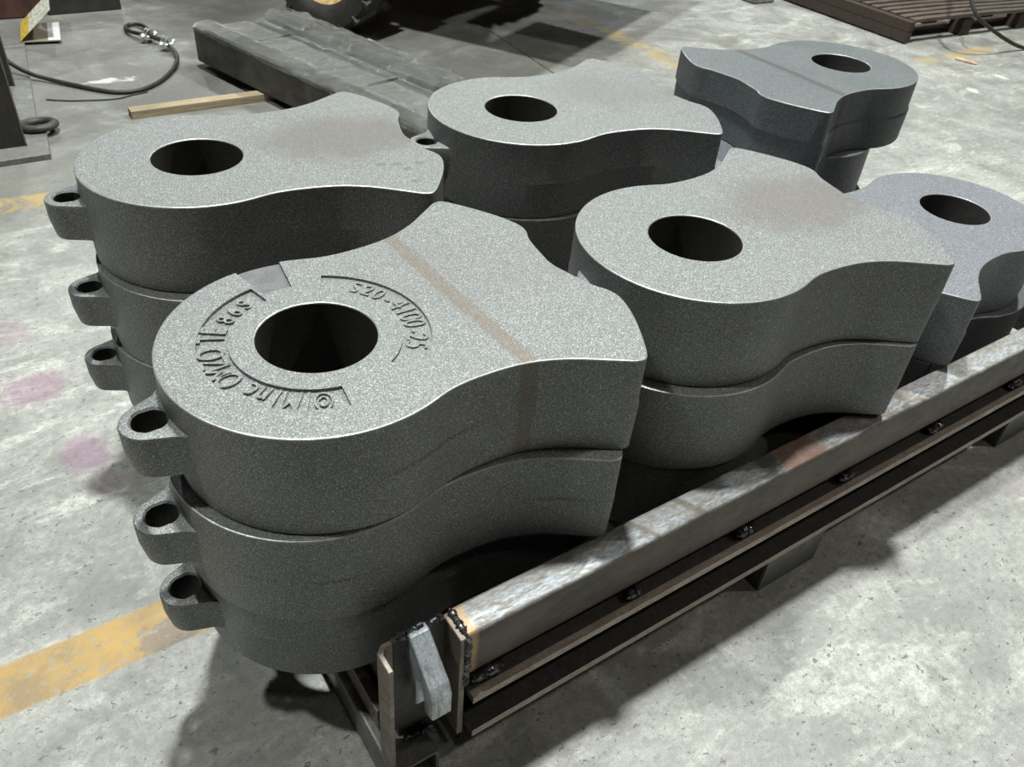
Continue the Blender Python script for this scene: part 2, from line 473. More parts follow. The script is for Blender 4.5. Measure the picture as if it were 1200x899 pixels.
def lathe(bm, prof, seg=32, mtx=None):
    """prof: closed list of (r, z) turned about z"""
    rings = []
    for k in range(seg):
        a = 2 * math.pi * k / seg
        ring = []
        for r_, z in prof:
            v = Vector((r_ * math.cos(a), r_ * math.sin(a), z))
            ring.append(bm.verts.new(mtx @ v if mtx is not None else v))
        rings.append(ring)
    n = len(prof)
    fs = []
    for k in range(seg):
        A, B = rings[k], rings[(k + 1) % seg]
        for i in range(n):
            fs.append(bm.faces.new((A[i], B[i], B[(i + 1) % n], A[(i + 1) % n])))
    bmesh.ops.recalc_face_normals(bm, faces=fs)

def catmull(pts, n):
    out = []
    for i in range(len(pts) - 1):
        p0 = Vector(pts[max(i - 1, 0)]); p1 = Vector(pts[i]); p2 = Vector(pts[i + 1]); p3 = Vector(pts[min(i + 2, len(pts) - 1)])
        for k in range(n):
            t = k / n
            out.append(0.5 * ((2 * p1) + (p2 - p0) * t + (2 * p0 - 5 * p1 + 4 * p2 - p3) * t * t + (3 * p1 - p0 - 3 * p2 + p3) * t ** 3))
    out.append(Vector(pts[-1]))
    return out

# ------------------------------------------------------------------ the floor
floor = link('floor', nbox((-6, -4, -0.16), (14, 12, -0.10)), M['gap'])
floor['kind'] = 'structure'
def slab(pts):
    bm = bmesh.new()
    prism(bm, pts, -0.10, 0.0)
    return link('slab', bm, M['floor'], floor)
jx = lambda y: 2.742 + (y - 4.712) * 0.1169
slab([(-6, -4), (jx(-4) - 0.005, -4), (jx(12) - 0.005, 12), (-6, 12)])
slab([(jx(-4) + 0.005, -4), (14, -4), (14, 12), (jx(12) + 0.005, 12)])

# ------------------------------------------------------------------ hammer castings
HALF = [(180 - 4 * i, 2.56) for i in range(28)] + [
    (68.5, 2.567), (65, 2.588), (61.5, 2.632), (58, 2.705), (54.5, 2.81), (51, 2.95), (47.5, 3.13), (44.6, 3.33), (42.2, 3.56), (40.4, 3.83), (39.2, 4.12), (38.5, 4.4), (38.15, 4.75),
    (37.9, 5.05), (37.75, 5.27), (37.4, 5.42), (36.7, 5.52), (35.4, 5.56), (33, 5.57), (28, 5.58), (23, 5.60), (19, 5.60), (16.5, 5.58),
    (14.6, 5.52), (13.1, 5.43), (11.8, 5.32), (10, 5.22), (7, 5.11), (4, 5.03), (1.3, 4.97)]
def outline():
    h = [Vector((r_ * math.cos(math.radians(a)), r_ * math.sin(math.radians(a)))) for a, r_ in HALF]
    top = catmull(h, 2)
    full = [p for p in top] + [Vector((p.x, -p.y)) for p in reversed(top)]
    out = []
    for p in full:
        if not out or (p - out[-1]).length > 0.01:
            out.append(p)
    if (out[0] - out[-1]).length < 0.01:
        out.pop()
    return out[::-1] if sum(out[i].x * out[(i + 1) % len(out)].y - out[(i + 1) % len(out)].x * out[i].y for i in range(len(out))) < 0 else out
OUT = outline()
NO = len(OUT)
NRM = []
for i in range(NO):
    d = (OUT[(i + 1) % NO] - OUT[i - 1]).normalized()
    NRM.append(Vector((d.y, -d.x)))
TH = 0.1635                                  # casting thickness
def casting_body(shift=(0.0, 0.0), holes=True):
    bm = bmesh.new()
    b = 0.028
    h = TH / U
    mid = h / 2
    def ring(z, inset, sh=(0, 0), grow=0.0):
        return [bm.verts.new(((p.x - n.x * inset + sh[0]) * U, (p.y - n.y * inset + sh[1]) * U, z * U)) for p, n in zip(OUT, NRM)]
    def hole(z, grow):
        o = []
        for p in OUT:
            a = math.atan2(p.y, p.x)
            o.append(bm.verts.new((math.cos(a) * (1 + grow) * U, math.sin(a) * (1 + grow) * U, z * U)))
        return o
    seq = [ring(0, b + 0.012, shift), ring(b * 0.3, 0.3 * b + 0.012, shift), ring(b, 0.012, shift), ring(mid - 0.03, -0.008, shift), ring(mid + 0.03, -0.008),
           ring(h - b, 0.0), ring(h - b * 0.3, b * 0.3), ring(h, b),
           hole(h, b * 0.8), hole(h - b * 0.3, b * 0.25), hole(h - b, 0.0), hole(b, 0.0), hole(0, b)]
    n = len(seq)
    fs = []
    for j in range(n):
        A, B = seq[j], seq[(j + 1) % n]
        for i in range(NO):
            fs.append(bm.faces.new((A[i], A[(i + 1) % NO], B[(i + 1) % NO], B[i])))
    bmesh.ops.recalc_face_normals(bm, faces=fs)
    return bm

def lug_mesh():
    """cast-in lifting ear with its own bore"""
    bm = bmesh.new()
    cx = -2.83
    R0 = 0.46
    hr = 0.275
    half = [(cx - R0 * math.cos(a), R0 * math.sin(a)) for a in [math.radians(10 * k) for k in range(0, 8)]]
    half += [(-2.62, 0.58), (-2.44, 0.75), (-2.30, 0.86), (-2.0, 0.86), (-2.0, 0.5), (-2.0, 0.3), (-2.0, 0.12)]
    pts = half[1:][::-1] + [half[0]] + [(p[0], -p[1]) for p in half[1:]]
    pts = [Vector(p) for p in pts]
    n = len(pts)
    nr = []
    for i in range(n):
        d = (pts[(i + 1) % n] - pts[i - 1]).normalized()
        nr.append(Vector((d.y, -d.x)))
    area = sum(pts[i].x * pts[(i + 1) % n].y - pts[(i + 1) % n].x * pts[i].y for i in range(n))
    if area < 0:
        nr = [-v for v in nr]
    z1, z0 = 1.46, 0.58
    b = 0.05
    def ring(z, inset, slope=0.0):
        return [bm.verts.new(((p.x - q.x * inset) * U, (p.y - q.y * inset) * U, (z + slope * max(0, p.x + 2.6) * 0.25) * U)) for p, q in zip(pts, nr)]
    def hole(z, g):
        o = []
        for p in pts:
            a = math.atan2(p.y, p.x - cx)
            o.append(bm.verts.new(((cx + math.cos(a) * (hr + g)) * U, math.sin(a) * (hr + g) * U, z * U)))
        return o
    seq = [ring(z0, b + 0.06), ring(z0 + b * 0.3, 0.3 * b + 0.06), ring(z0 + b, 0.06), ring((z0 + z1) / 2, 0.0), ring(z1 - b, 0.0, 1), ring(z1 - 0.3 * b, 0.3 * b, 1), ring(z1, b, 1),
           hole(z1, 0.03), hole(z1 - 0.04, 0.0), hole(z0 + 0.03, 0.0), hole(z0, 0.03)]
    k = len(seq)
    fs = []
    for j in range(k):
        A, B = seq[j], seq[(j + 1) % k]
        for i in range(n):
            fs.append(bm.faces.new((A[i], A[(i + 1) % n], B[(i + 1) % n], B[i])))
    bmesh.ops.recalc_face_normals(bm, faces=fs)
    return bm

def sector(bm, r0, r1, a0, a1, z0, z1, seg=40):
    ang = [math.radians(a0 + (a1 - a0) * k / seg) for k in range(seg + 1)]
    pts = [(r1 * math.cos(a), r1 * math.sin(a)) for a in ang] + [(r0 * math.cos(a), r0 * math.sin(a)) for a in reversed(ang)]
    prism(bm, [(p[0] * U, p[1] * U) for p in pts], z0, z1)

_lugs = {}
def rim_bore_tone(o):
    # rim highlights and bore shade are put into the face colours
    for p in o.data.polygons:
        if 0.25 < p.normal.z < 0.985 and p.center.z > TH * 0.9:
            p.material_index = 1
        elif abs(p.normal.z) < 0.2 and p.center.xy.length < 1.02 * U:
            p.material_index = 2
def casting(label, x, y, z, deg, mat, group, shift=(0, 0), text=False):
    t = thing('hammer_casting', label, 'casting', (x, y, z), math.radians(deg), group)
    bo = link('body', casting_body(shift), M[mat], t, True, 18.0, [M[mat], M['cast_edge'], M['bore_shade'], M['cast_ground']])
    rim_bore_tone(bo)
    if text:
        bm = bmesh.new()
        d = 0.0048
        sector(bm, 1.42, 1.91, 101.5, 260, TH - d, TH + 0.02)
        sector(bm, 1.42, 1.91, -60.5, 62.5, TH - d * 0.8, TH + 0.02)
        sector(bm, 1.62, 2.75, 80.5, 99.5, TH - d * 1.05, TH + 0.02, 8)
        cut = link('cutter', bm, M[mat])
        md = bo.modifiers.new('recess', 'BOOLEAN')
        md.operation = 'DIFFERENCE'
        md.solver = 'EXACT'
        md.object = cut
        cut.matrix_world = t.matrix_basis.copy()
        bpy.context.view_layer.update()
        ev = bo.evaluated_get(bpy.context.evaluated_depsgraph_get())
        me = bpy.data.meshes.new_from_object(ev)
        bo.modifiers.clear()
        old = bo.data
        bo.data = me
        me.set_sharp_from_angle(angle=math.radians(18))
        for p in me.polygons:
            c = p.center
            if c.z > TH - 0.02 and p.normal.z > 0.9 and c.z < TH - 0.002 and abs(c.x) < 0.33 * U and c.y > 1.6 * U:
                p.material_index = 3
        bpy.data.meshes.remove(old)
        cm = cut.data
        bpy.data.objects.remove(cut)
        bpy.data.meshes.remove(cm)
        # raised characters round the bore, read clockwise with their heads outward
        chars = [(248, '\u00a9', 0.40, 1.48), (240, '1', 0.44, 1.47), (231.5, 'M', 0.44, 1.47), (223.5, 'I', 0.44, 1.47), (215.7, 'n', 0.42, 1.47), (208, 'c', 0.42, 1.47),
                 (193, 'O', 0.42, 1.48), (184.5, 'M', 0.42, 1.48), (175.5, 'Z', 0.42, 1.48), (167, 'O', 0.42, 1.48),
                 (152.5, 'T', 0.42, 1.48), (145, 'E', 0.42, 1.48), (133, '8', 0.30, 1.47), (123.5, '6', 0.30, 1.47), (114, 'S', 0.30, 1.47),
                 (40, 'S', 0.32, 1.49), (31.5, '2', 0.32, 1.49), (23.5, '0', 0.32, 1.49), (15, '-', 0.34, 1.49), (6.5, '4', 0.36, 1.49), (-1.5, '1', 0.36, 1.49),
                 (-8.5, '0', 0.38, 1.48), (-15.5, '0', 0.38, 1.48), (-23, '-', 0.36, 1.48), (-30, '2', 0.36, 1.48), (-38, '5', 0.36, 1.48)]
        for a, ch, sz, rr in chars:
            bm = bmesh.new()
            cu = bpy.data.curves.new('glyph', 'FONT')
            cu.body = ch
            cu.size = sz * U * 1.5
            cu.align_x = 'CENTER'
            cu.extrude = 0.0021
            cu.resolution_u = 3
            ob = bpy.data.objects.new('glyph', cu)
            gm = bpy.data.meshes.new_from_object(ob)
            A = math.radians(a)
            gm.transform(Matrix.Translation((rr * U * math.cos(A), rr * U * math.sin(A), TH - d + 0.0014)) @ Matrix.Rotation(A - math.pi / 2, 4, 'Z') @ Matrix.Diagonal((0.66 if rr < 1.485 and sz > 0.39 else 0.8, 1, 1, 1)))
            bm.from_mesh(gm)
            bpy.data.objects.remove(ob)
            bpy.data.curves.remove(cu)
            bpy.data.meshes.remove(gm)
            link('raised_letter', bm, M[mat], t)
    if mat not in _lugs:
        lu = link('lug', lug_mesh(), M[mat], t, True, 25.0, [M[mat], M['bore_shade']])
        for p in lu.data.polygons:  # lug hole walls get the painted shade too
            if abs(p.normal.z) < 0.2 and (p.center.xy - Vector((-2.83 * U, 0))).length < 0.29 * U:
                p.material_index = 1
        _lugs[mat] = lu.data
    else:
        lu = bpy.data.objects.new('lug', _lugs[mat])
        COL.objects.link(lu)
        lu.parent = t
    return t

ZB = 0.1815                                   # top of the rack bed
PZ = 0.1650
def zl(k):                                    # k = 0 on the bed
    return ZB + PZ * k
G = 'stacked hammer castings on the steel rack'
casting('dark grey hammer casting with raised lettering, top of the front left stack', 0.318, 0.861, zl(2), 2.2, 'cast_rust', G, (0.02, -0.02), True)
casting('dark grey hammer casting directly under the lettered one, middle of the front left stack', 0.304, 0.858, zl(1), 0.6, 'cast', G, (-0.01, -0.02))
casting('shaded grey hammer casting at the bottom of the front left stack, nearest the hooked bracket', 0.309, 0.876, zl(0), 3.4, 'cast', G, (0.01, 0.02))
casting('grey hammer casting with worn marks on its corner, top of the back left stack', 0.351, 1.480, zl(2), -7.7, 'cast_worn', G, (0.0, -0.02))
casting('grey hammer casting with its lug showing, middle of the back left stack', 0.345, 1.455, zl(1), -6.5, 'cast', G, (0.01, 0.0))
casting('grey hammer casting at the bottom of the back left stack, lug above the purple stains', 0.338, 1.468, zl(0), -7.5, 'cast', G)
casting('brown-tinged hammer casting on top of the front middle stack', 0.989, 0.837, zl(2), -1.0, 'cast_brown', G, (-0.015, 0.0))
casting('grey hammer casting leaning over the rail, middle of the front middle stack', 0.972, 0.822, zl(1), 0.9, 'cast', G, (-0.01, -0.01))
casting('grey hammer casting mostly hidden by the rail, bottom of the front middle stack', 0.976, 0.826, zl(0), 8.6, 'cast', G)
casting('grey hammer casting on top of the back middle stack, before the dark floor patch', 1.051, 1.458, zl(2), -5.3, 'cast', G, (0.0, -0.02))
casting('dark hammer casting in shade under the top one of the back middle stack', 1.058, 1.448, zl(1), -4.3, 'cast', G)
casting('hidden hammer casting at the bottom of the back middle stack', 1.058, 1.455, zl(0), -5.0, 'cast', G)
casting('hammer casting with a thin dark stripe, top of the farthest stack, head to the right', 2.091, 1.408, zl(2), 178.6, 'cast_dark', G, (-0.045, 0.03))
casting('grey hammer casting set back beneath the dark striped one on the farthest stack', 1.975, 1.405, zl(1), 179.5, 'cast_violet', G)
casting('hidden hammer casting at the bottom of the farthest stack', 2.02, 1.408, zl(0), 179.0, 'cast_violet', G)
casting('bluish grey hammer casting at the right edge, upper one of the low right stack', 1.930, 0.874, zl(1), 182.0, 'cast_violet', G, (-0.03, 0.02))
casting('grey hammer casting under the bluish one, lower of the low right stack', 1.945, 0.852, zl(0), 174.6, 'cast_violet', G)

# ------------------------------------------------------------------ steel rack
RK = thing('steel_rack', 'low welded steel rack with a front rail under the hammer castings', 'rack', (0, 0, 0))
XE = 2.62
def rounded_rect(x0, x1, z0, z1, r, n=4):
    pts = []
    for cx, cz, a0 in ((x1 - r, z1 - r, 0), (x0 + r, z1 - r, 90), (x0 + r, z0 + r, 180), (x1 - r, z0 + r, 270)):
        for k in range(n + 1):
            a = math.radians(a0 + 90 * k / n)
            pts.append((cx + r * math.cos(a), cz + r * math.sin(a)))
    return pts
bm = bmesh.new()
prism(bm, [(q[0], q[1]) for q in rounded_rect(0.5535, 0.608, 0.213, 0.3365, 0.006) if q[1] > 0.28] + [(0.5535, 0.246), (0.5550, 0.237), (0.5600, 0.229), (0.5680, 0.2235), (0.5760, 0.2220), (0.590, 0.2215), (0.590, 0.2095), (0.608, 0.2095)], 0.385, XE, 'x')
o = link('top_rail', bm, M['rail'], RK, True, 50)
o['label'] = 'square steel rail with blue grey mill scale on top'
# channel under the rail, open side outwards
bm = bmesh.new()
zt, zb = 0.209, 0.108
prism(bm, [(0.531, zt - 0.016), (0.531, zt), (0.5435, zt), (0.598, zt), (0.598, zb), (0.527, zb - 0.002), (0.527, zb + 0.015), (0.588, zb + 0.012), (0.588, zt - 0.012)], 0.385, XE, 'x')
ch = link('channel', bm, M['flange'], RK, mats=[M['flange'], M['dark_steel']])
for p in ch.data.polygons:  # recess and strip beside the rail darkened, shade painted by colour
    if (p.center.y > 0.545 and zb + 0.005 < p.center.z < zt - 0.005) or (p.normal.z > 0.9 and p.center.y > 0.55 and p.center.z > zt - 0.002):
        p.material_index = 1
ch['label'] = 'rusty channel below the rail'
# weld runs between rail and channel
def weld_bead(x, y, z, n, step, r_, par):
    """one rippled run of weld metal"""
    bm = bmesh.new()
    m_ = n * 4
    L = [v * (n - 1) for v in step]
    path, rad = [], []
    for k in range(m_ + 1):
        f = k / m_
        j_ = lambda: random.uniform(-0.0016, 0.0016)
        path.append((x + L[0] * f + j_() * 0.5, y + L[1] * f + j_(), z + L[2] * f + j_()))
        env = min(1.0, 0.35 + 6 * min(f, 1 - f))
        rad.append(r_ * env * random.uniform(0.72, 1.22) * (0.9 + 0.2 * (k % 2)))
    tube(bm, path, rad, 9)
    return link('weld_bead', bm, M['weld'], par, True, 45)
for wx, n in ((0.395, 6), (0.693, 3), (0.955, 5), (1.242, 5), (1.54, 5), (1.86, 5), (2.2, 5)):
    weld_bead(wx, 0.553, 0.219, n + 1, (0.009, 0, 0), 0.0095, ch)
# end plate closing the rail
bm = bmesh.new()
prism(bm, [(0.548, 0.092), (0.604, 0.092), (0.604, 0.334), (0.552, 0.334)], 0.371, 0.381, 'x')
bev(bm, 0.0012, 1)
ep = link('end_plate', bm, M['plate_steel'], RK)
bm = bmesh.new()
weld_bead(0.383, 0.553, 0.212, 14, (0, 0, 0.0095), 0.0062, ep)
weld_bead(0.383, 0.556, 0.334, 7, (0, 0.0085, 0), 0.0062, ep)
# bent bracket: left cheek and back web
bm = bmesh.new()
prism(bm, [(0.262, 0.556), (0.270, 0.556), (0.270, 0.586), (0.276, 0.594), (0.288, 0.594), (0.288, 0.602), (0.272, 0.602), (0.262, 0.592)], 0.062, 0.338, 'z')
bev(bm, 0.0012, 1)
bk = link('bracket', bm, M['plate_steel'], RK)
bk['label'] = 'bent bracket plate with a bright sheared edge'
link('bracket_web', nbox((0.2885, 0.595, 0.1095), (0.3705, 0.603, 0.337)), M['dark_steel'], RK)  # darker than the bracket: the shade behind the hook is in its colour
# two pronged hook plate between the cheeks
bm = bmesh.new()
prof = [(0.600, 0.346), (0.586, 0.347), (0.528, 0.295), (0.519, 0.276), (0.519, 0.232), (0.541, 0.224), (0.548, 0.262), (0.556, 0.282), (0.564, 0.268), (0.566, 0.205), (0.577, 0.200), (0.584, 0.240), (0.600, 0.250)]
prism(bm, prof, 0.309, 0.340, 'x')
bev(bm, 0.0018, 1)
hk = link('hook', bm, M['cut_steel'], RK)
hk['label'] = 'flame-cut two-pronged hook plate'
weld_bead(0.296, 0.597, 0.340, 5, (0.010, 0, 0.0012), 0.0066, hk)
weld_bead(0.338, 0.597, 0.340, 4, (0.010, 0, 0), 0.0062, hk)
# left cross tube that carries the rack end, open at the front
def hollow(x0, x1, z0, z1, y0, y1, w, name, mat):
    bm = bmesh.new()
    def rr(y, ins):
        return [bm.verts.new((p[0], y, p[1])) for p in rounded_rect(x0 + ins, x1 - ins, z0 + ins, z1 - ins, 0.008 - ins * 0.4, 3)]
    seq = [rr(y0, 0), rr(y1, 0), rr(y1, w), rr(y0, w)]
    n = len(seq[0])
    fs = []
    for j in range(4):
        A, B = seq[j], seq[(j + 1) % 4]
        for i in range(n):
            fs.append(bm.faces.new((A[i], A[(i + 1) % n], B[(i + 1) % n], B[i])))
    bmesh.ops.recalc_face_normals(bm, faces=fs)
    return link(name, bm, M[mat], RK, True, 40)
lt = hollow(0.258, 0.340, 0.0, 0.075, 0.548, 1.80, 0.005, 'cross_tube', 'leg_steel')
# spacer block between that tube and the bracket
link('spacer_block', nbox((0.296, 0.60, 0.075), (0.372, 1.76, 0.1085), 0.002), M['dark_steel'], RK)
link('spacer_block', nbox((0.274, 0.628, 0.075), (0.292, 1.05, 0.125), 0.002), M['plate_steel'], RK)
weld_bead(0.279, 0.612, 0.086, 5, (0.0, 0.010, 0.006), 0.006, lt)
weld_bead(0.300, 0.590, 0.078, 6, (0.010, 0, 0), 0.006, lt)
# two forklift-width legs
for x0, x1, yf in ((1.072, 1.243, 0.534), (1.945, 2.115, 0.536)):
    bm = bmesh.new()
    box(bm, (x0, yf, 0.0), (x1, yf + 0.007, 0.106))
    bev(bm, 0.001, 1)
    lg = link('leg', bm, M['leg_steel'], RK)
    lg['label'] = 'grey plate leg under the rack'
    for xx in (x0, x1 - 0.006):
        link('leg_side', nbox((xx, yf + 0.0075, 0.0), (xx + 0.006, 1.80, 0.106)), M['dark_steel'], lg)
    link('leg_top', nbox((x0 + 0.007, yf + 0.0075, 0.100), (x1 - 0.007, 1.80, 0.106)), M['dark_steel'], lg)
    weld_bead(x0 + 0.02, yf - 0.001, 0.107, 5, (0.012, 0, 0), 0.0045, lg)
    weld_bead(x1 - 0.055, yf - 0.001, 0.107, 5, (0.011, 0, 0), 0.005, lg)
# rear channel and the bed bars the castings rest on
bm = bmesh.new()
prism(bm, [(1.80, zt - 0.011), (1.80, zt - 0.03), (1.73, zt - 0.03), (1.73, zb), (1.80, zb), (1.80, zb + 0.011), (1.74, zb + 0.012), (1.74, zt - 0.041)], 0.30, XE, 'x')
link('rear_channel', bm, M['dark_steel'], RK)
for bx0 in (0.30, 0.52, 0.80, 1.06, 1.30, 1.56, 1.82, 2.08, 2.32):
    link('bed_bar', nbox((bx0, 0.605, 0.1095), (bx0 + 0.075, 1.728, ZB - 0.0005), 0.003), M['dark_steel'], RK)

# ------------------------------------------------------------------ wrapped beam at the back
bx = Vector((1.018, 3.965)); by_ = Vector((1.166, 3.36))
d2 = (by_ - bx).normalized()
ang = math.atan2(d2.y, d2.x)
BM = thing('steel_beam', 'grey steel beam wrapped in clear plastic film behind the back left stack', 'beam', (bx.x, bx.y, 0.036), ang)
LB = 2.0
bm = bmesh.new()
# local x runs along the beam towards the camera, local y across it to the right
prism(bm, [(0.0, 0.006), (0.006, 0.0), (0.09, 0.0), (0.095, 0.006), (0.095, 0.152), (0.085, 0.160), (0.012, 0.160), (0.0, 0.150)], 0.0, LB, 'x')
fl = link('flange', bm, M['beam'], BM, True, 20)
bm = bmesh.new()
prism(bm, [(0.37, 0.0), (0.47, 0.0), (0.50, 0.01), (0.52, 0.13), (0.50, 0.155), (0.40, 0.165), (0.365, 0.150)], 0.0, LB, 'x')
link('flange', bm, M['beam'], BM, True, 20)
link('web', nbox((0.012, 0.094, 0.05), (LB, 0.366, 0.115)), M['beam'], BM)
for k, (a, b_, c_) in enumerate(((0.01, 0.26, 0.004), (0.27, 0.50, 0.0), (0.52, 0.98, 0.006), (1.0, 1.5, 0.002))):
    link('cover_plate', nbox((a, 0.104, 0.1155), (b_, 0.356, 0.128 + c_), 0.001), M['beam_plate'], BM)
# film: a rumpled sheet lying over the web and the right flange
def film_sheet(x0, x1, prof, nx, amp, seed_):
    bm = bmesh.new()
    rnd = random.Random(seed_)
    rows = []
    ph = [rnd.uniform(0, 6) for _ in range(6)]
    for i in range(nx + 1):
        x = x0 + (x1 - x0) * i / nx
        row = []
        for j, (y, z) in enumerate(prof):
            w = amp * (math.sin(11 * x + 2.1 * j + ph[0]) + 0.6 * math.sin(27 * x - 1.3 * j + ph[1]) + 0.5 * math.sin(53 * x + 3.7 * j + ph[2])) + rnd.uniform(-amp, amp) * 0.6
            row.append(bm.verts.new((x + rnd.uniform(-0.006, 0.006), y + w * 0.25, z + abs(w))))
        rows.append(row)
    for i in range(nx):
        for j in range(len(prof) - 1):
            bm.faces.new((rows[i][j], rows[i + 1][j], rows[i + 1][j + 1], rows[i][j + 1]))
    return bm
pr = [(0.30, 0.138), (0.325, 0.140), (0.345, 0.150), (0.368, 0.166), (0.40, 0.172), (0.43, 0.170), (0.46, 0.168), (0.49, 0.164), (0.52, 0.155), (0.545, 0.13), (0.56, 0.09), (0.57, 0.04)]
o = link('plastic_film', film_sheet(0.03, LB, pr, 130, 0.0085, 3), M['film'], BM, True, 25)
o['label'] = 'clear wrinkled plastic film over the beam'
pr = [(-0.006, 0.135), (-0.004, 0.152), (0.005, 0.163), (0.04, 0.167), (0.08, 0.166), (0.10, 0.155), (0.13, 0.143), (0.17, 0.139), (0.22, 0.137), (0.27, 0.138)]
o = link('plastic_film', film_sheet(0.0, LB, pr, 130, 0.005, 9), M['film'], BM, True, 25)
o['label'] = 'thin clear film stretched over the left flange'

# timber bearer under the beam
bm = nbox((0.598, 3.47, 0.0), (1.75, 3.525, 0.032), 0.002)
o = link('timber', bm, M['pine'])
tag(o, 'pale pine timber lying on the floor under the wrapped beam', 'timber')

# ------------------------------------------------------------------ wire rope sling
SL = thing('wire_rope_sling', 'black wire rope sling with an eye and two bright clips on the floor', 'sling', (0.86, 4.3, 0))
def rel(pts, o_):
    return [(p[0] - o_[0], p[1] - o_[1], p[2]) for p in pts]
O_ = (0.86, 4.3)
p = rel([(0.17, 4.24, 0.16), (0.235, 4.187, 0.10), (0.275, 4.136, 0.06), (0.33, 4.07, 0.03), (0.41, 3.99, 0.014), (0.562, 3.81, 0.010), (0.64, 3.76, 0.010), (0.715, 3.765, 0.010), (0.80, 3.83, 0.011), (0.88, 3.935, 0.012),
         (0.945, 4.06, 0.016), (0.968, 4.16, 0.022), (0.965, 4.26, 0.030), (0.945, 4.35, 0.032), (0.915, 4.425, 0.032), (0.885, 4.49, 0.028), (0.862, 4.56, 0.022), (0.858, 4.63, 0.016),
         (0.875, 4.685, 0.014), (0.91, 4.705, 0.014), (0.942, 4.67, 0.016), (0.950, 4.60, 0.020), (0.938, 4.52, 0.026), (0.925, 4.43, 0.034), (0.950, 4.35, 0.036), (0.968, 4.28, 0.034)], O_)
bm = bmesh.new()
tube(bm, catmull(p, 5), 0.0095, 8)
link('rope', bm, M['rope'], SL, True, 60)
for (cx, cy, cz) in ((0.962, 4.275, 0.034), (0.918, 4.425, 0.034)):
    bm = bmesh.new()
    mt = Matrix.Translation((cx - O_[0], cy - O_[1], cz)) @ Matrix.Rotation(math.radians(112), 4, 'Z')
    box(bm, (-0.022, -0.024, -0.016), (0.022, 0.024, 0.004), mt)
    bev(bm, 0.003, 1)
    uu = catmull([(0.0, -0.016, -0.01), (0.0, -0.018, 0.016), (0.0, 0.0, 0.030), (0.0, 0.018, 0.016), (0.0, 0.016, -0.01)], 4)
    for dx in (-0.010, 0.010):
        tube(bm, [mt @ Vector((q.x + dx, q.y, q.z)) for q in uu], 0.0042, 6)
    for sy in (-0.034, 0.034):
        lathe(bm, [(0.001, -0.008), (0.011, -0.008), (0.011, 0.008), (0.001, 0.008)], 6, mt @ Matrix.Translation((0, sy, 0.004)) @ Matrix.Rotation(1.2, 4, 'X'))
    link('rope_clip', bm, M['zinc'], SL)
bm = bmesh.new()
tube(bm, catmull([(0.345, 3.80, 0.004), (0.385, 3.775, 0.004), (0.448, 3.745, 0.004), (0.589, 3.711, 0.004), (0.67, 3.735, 0.004), (0.73, 3.75, 0.004)], 5), 0.003, 6)
o = link('thin_wire', bm, M['rope'], None, True, 60)
tag(o, 'thin dark wire lying on the floor beneath the sling', 'wire')

# ------------------------------------------------------------------ black columns on base plates, left edge
CP = thing('base_plate', 'row of grey steel plates along the floor under the black columns', 'plate', (0.1, 3.2, 0))
for k, (y0, y1, h_) in enumerate(((0.0, 0.22, 0.022), (0.225, 0.62, 0.012), (0.625, 0.98, 0.012), (0.985, 1.32, 0.012), (1.325, 1.66, 0.012))):
    s0 = 0.118 * y0; s1 = 0.118 * y1
    bm = bmesh.new()
    e = 0.155 if k == 0 else 0.128
    prism(bm, [(-0.4, y0), (e + s0, y0), (e + s1, y1), (-0.4, y1)], 0.0, h_)
    bev(bm, 0.0015, 1)
    link('plate', bm, M['base_plate'], CP)
def column(x, y, label, hgt=2.2):
    zz = 0.0225 if y < 3.42 else 0.0125
    t = thing('steel_column', label, 'column', (x, y, zz), 0.0)
    bm = bmesh.new()
    box(bm, (-0.16, 0.0, 0.0), (0.0, 0.012, hgt))
    link('flange', bm, M['column'], t)
    bm = bmesh.new()
    box(bm, (-0.16, 0.128, 0.0), (0.0, 0.140, hgt))
    link('flange', bm, M['column'], t)
    link('web', nbox((-0.086, 0.0125, 0.0), (-0.074, 0.1275, hgt)), M['column'], t)
    link('edge_strip', nbox((0.0005, -0.004, 0.0), (0.006, 0.020, hgt)), M['column_edge'], t)  # paler strips added to stand for light catching the edges
    link('edge_strip', nbox((0.0005, 0.126, 0.0), (0.006, 0.144, hgt)), M['column_edge'], t)
    return t
column(0.192, 3.302, 'black steel column at the left edge, standing on the nearest grey base plate')
column(0.255, 3.98, 'second black steel column further back at the left edge, behind the ring')
bm = bmesh.new()
prof = [(0.056 + 0.018 * math.cos(a), 0.015 + 0.014 * math.sin(a)) for a in [2 * math.pi * k / 12 for k in range(12)]]
lathe(bm, prof, 36)
o = link('steel_ring', bm, M['ring_steel'], None, True, 40)
o.location = (0.262, 3.462, 0.0165)
o.rotation_euler = (math.radians(-5.5), 0, 0)
tag(o, 'dark steel ring lying on the plates beside the left column', 'ring')

# ------------------------------------------------------------------ folded card and blocks in the far left corner
CD = thing('folded_card', 'folded yellow and white printed card standing open on the floor, far left', 'card', (0.375, 4.56, 0.0125), math.radians(-9))
bm = nbox((0.0, 0.0, 0.0), (0.17, 0.30, 0.004))
link('lower_flap', bm, M['card_back'], CD)
bm = nbox((0.115, 0.004, 0.0042), (0.168, 0.296, 0.0055))
link('white_label', bm, M['white_card'], CD)
bm = nbox((0.0, 0.0, 0.0), (0.205, 0.30, 0.003))
uf = link('upper_flap', bm, M['card'], CD)
uf.location = (0.0, 0.0, 0.006)
uf.rotation_euler = (0, math.radians(-41), 0)
o = link('steel_block', nbox((0.0, 0, 0), (0.36, 0.30, 0.24), 0.006), M['black_block'])
o.location = (0.575, 5.02, 0)
o.rotation_euler = (0, 0, math.radians(2))
tag(o, 'black painted steel block behind the folded card', 'block')
o = link('steel_crate', nbox((0.0, 0, 0), (0.735, 0.40, 0.42), 0.008), M['red_block'])
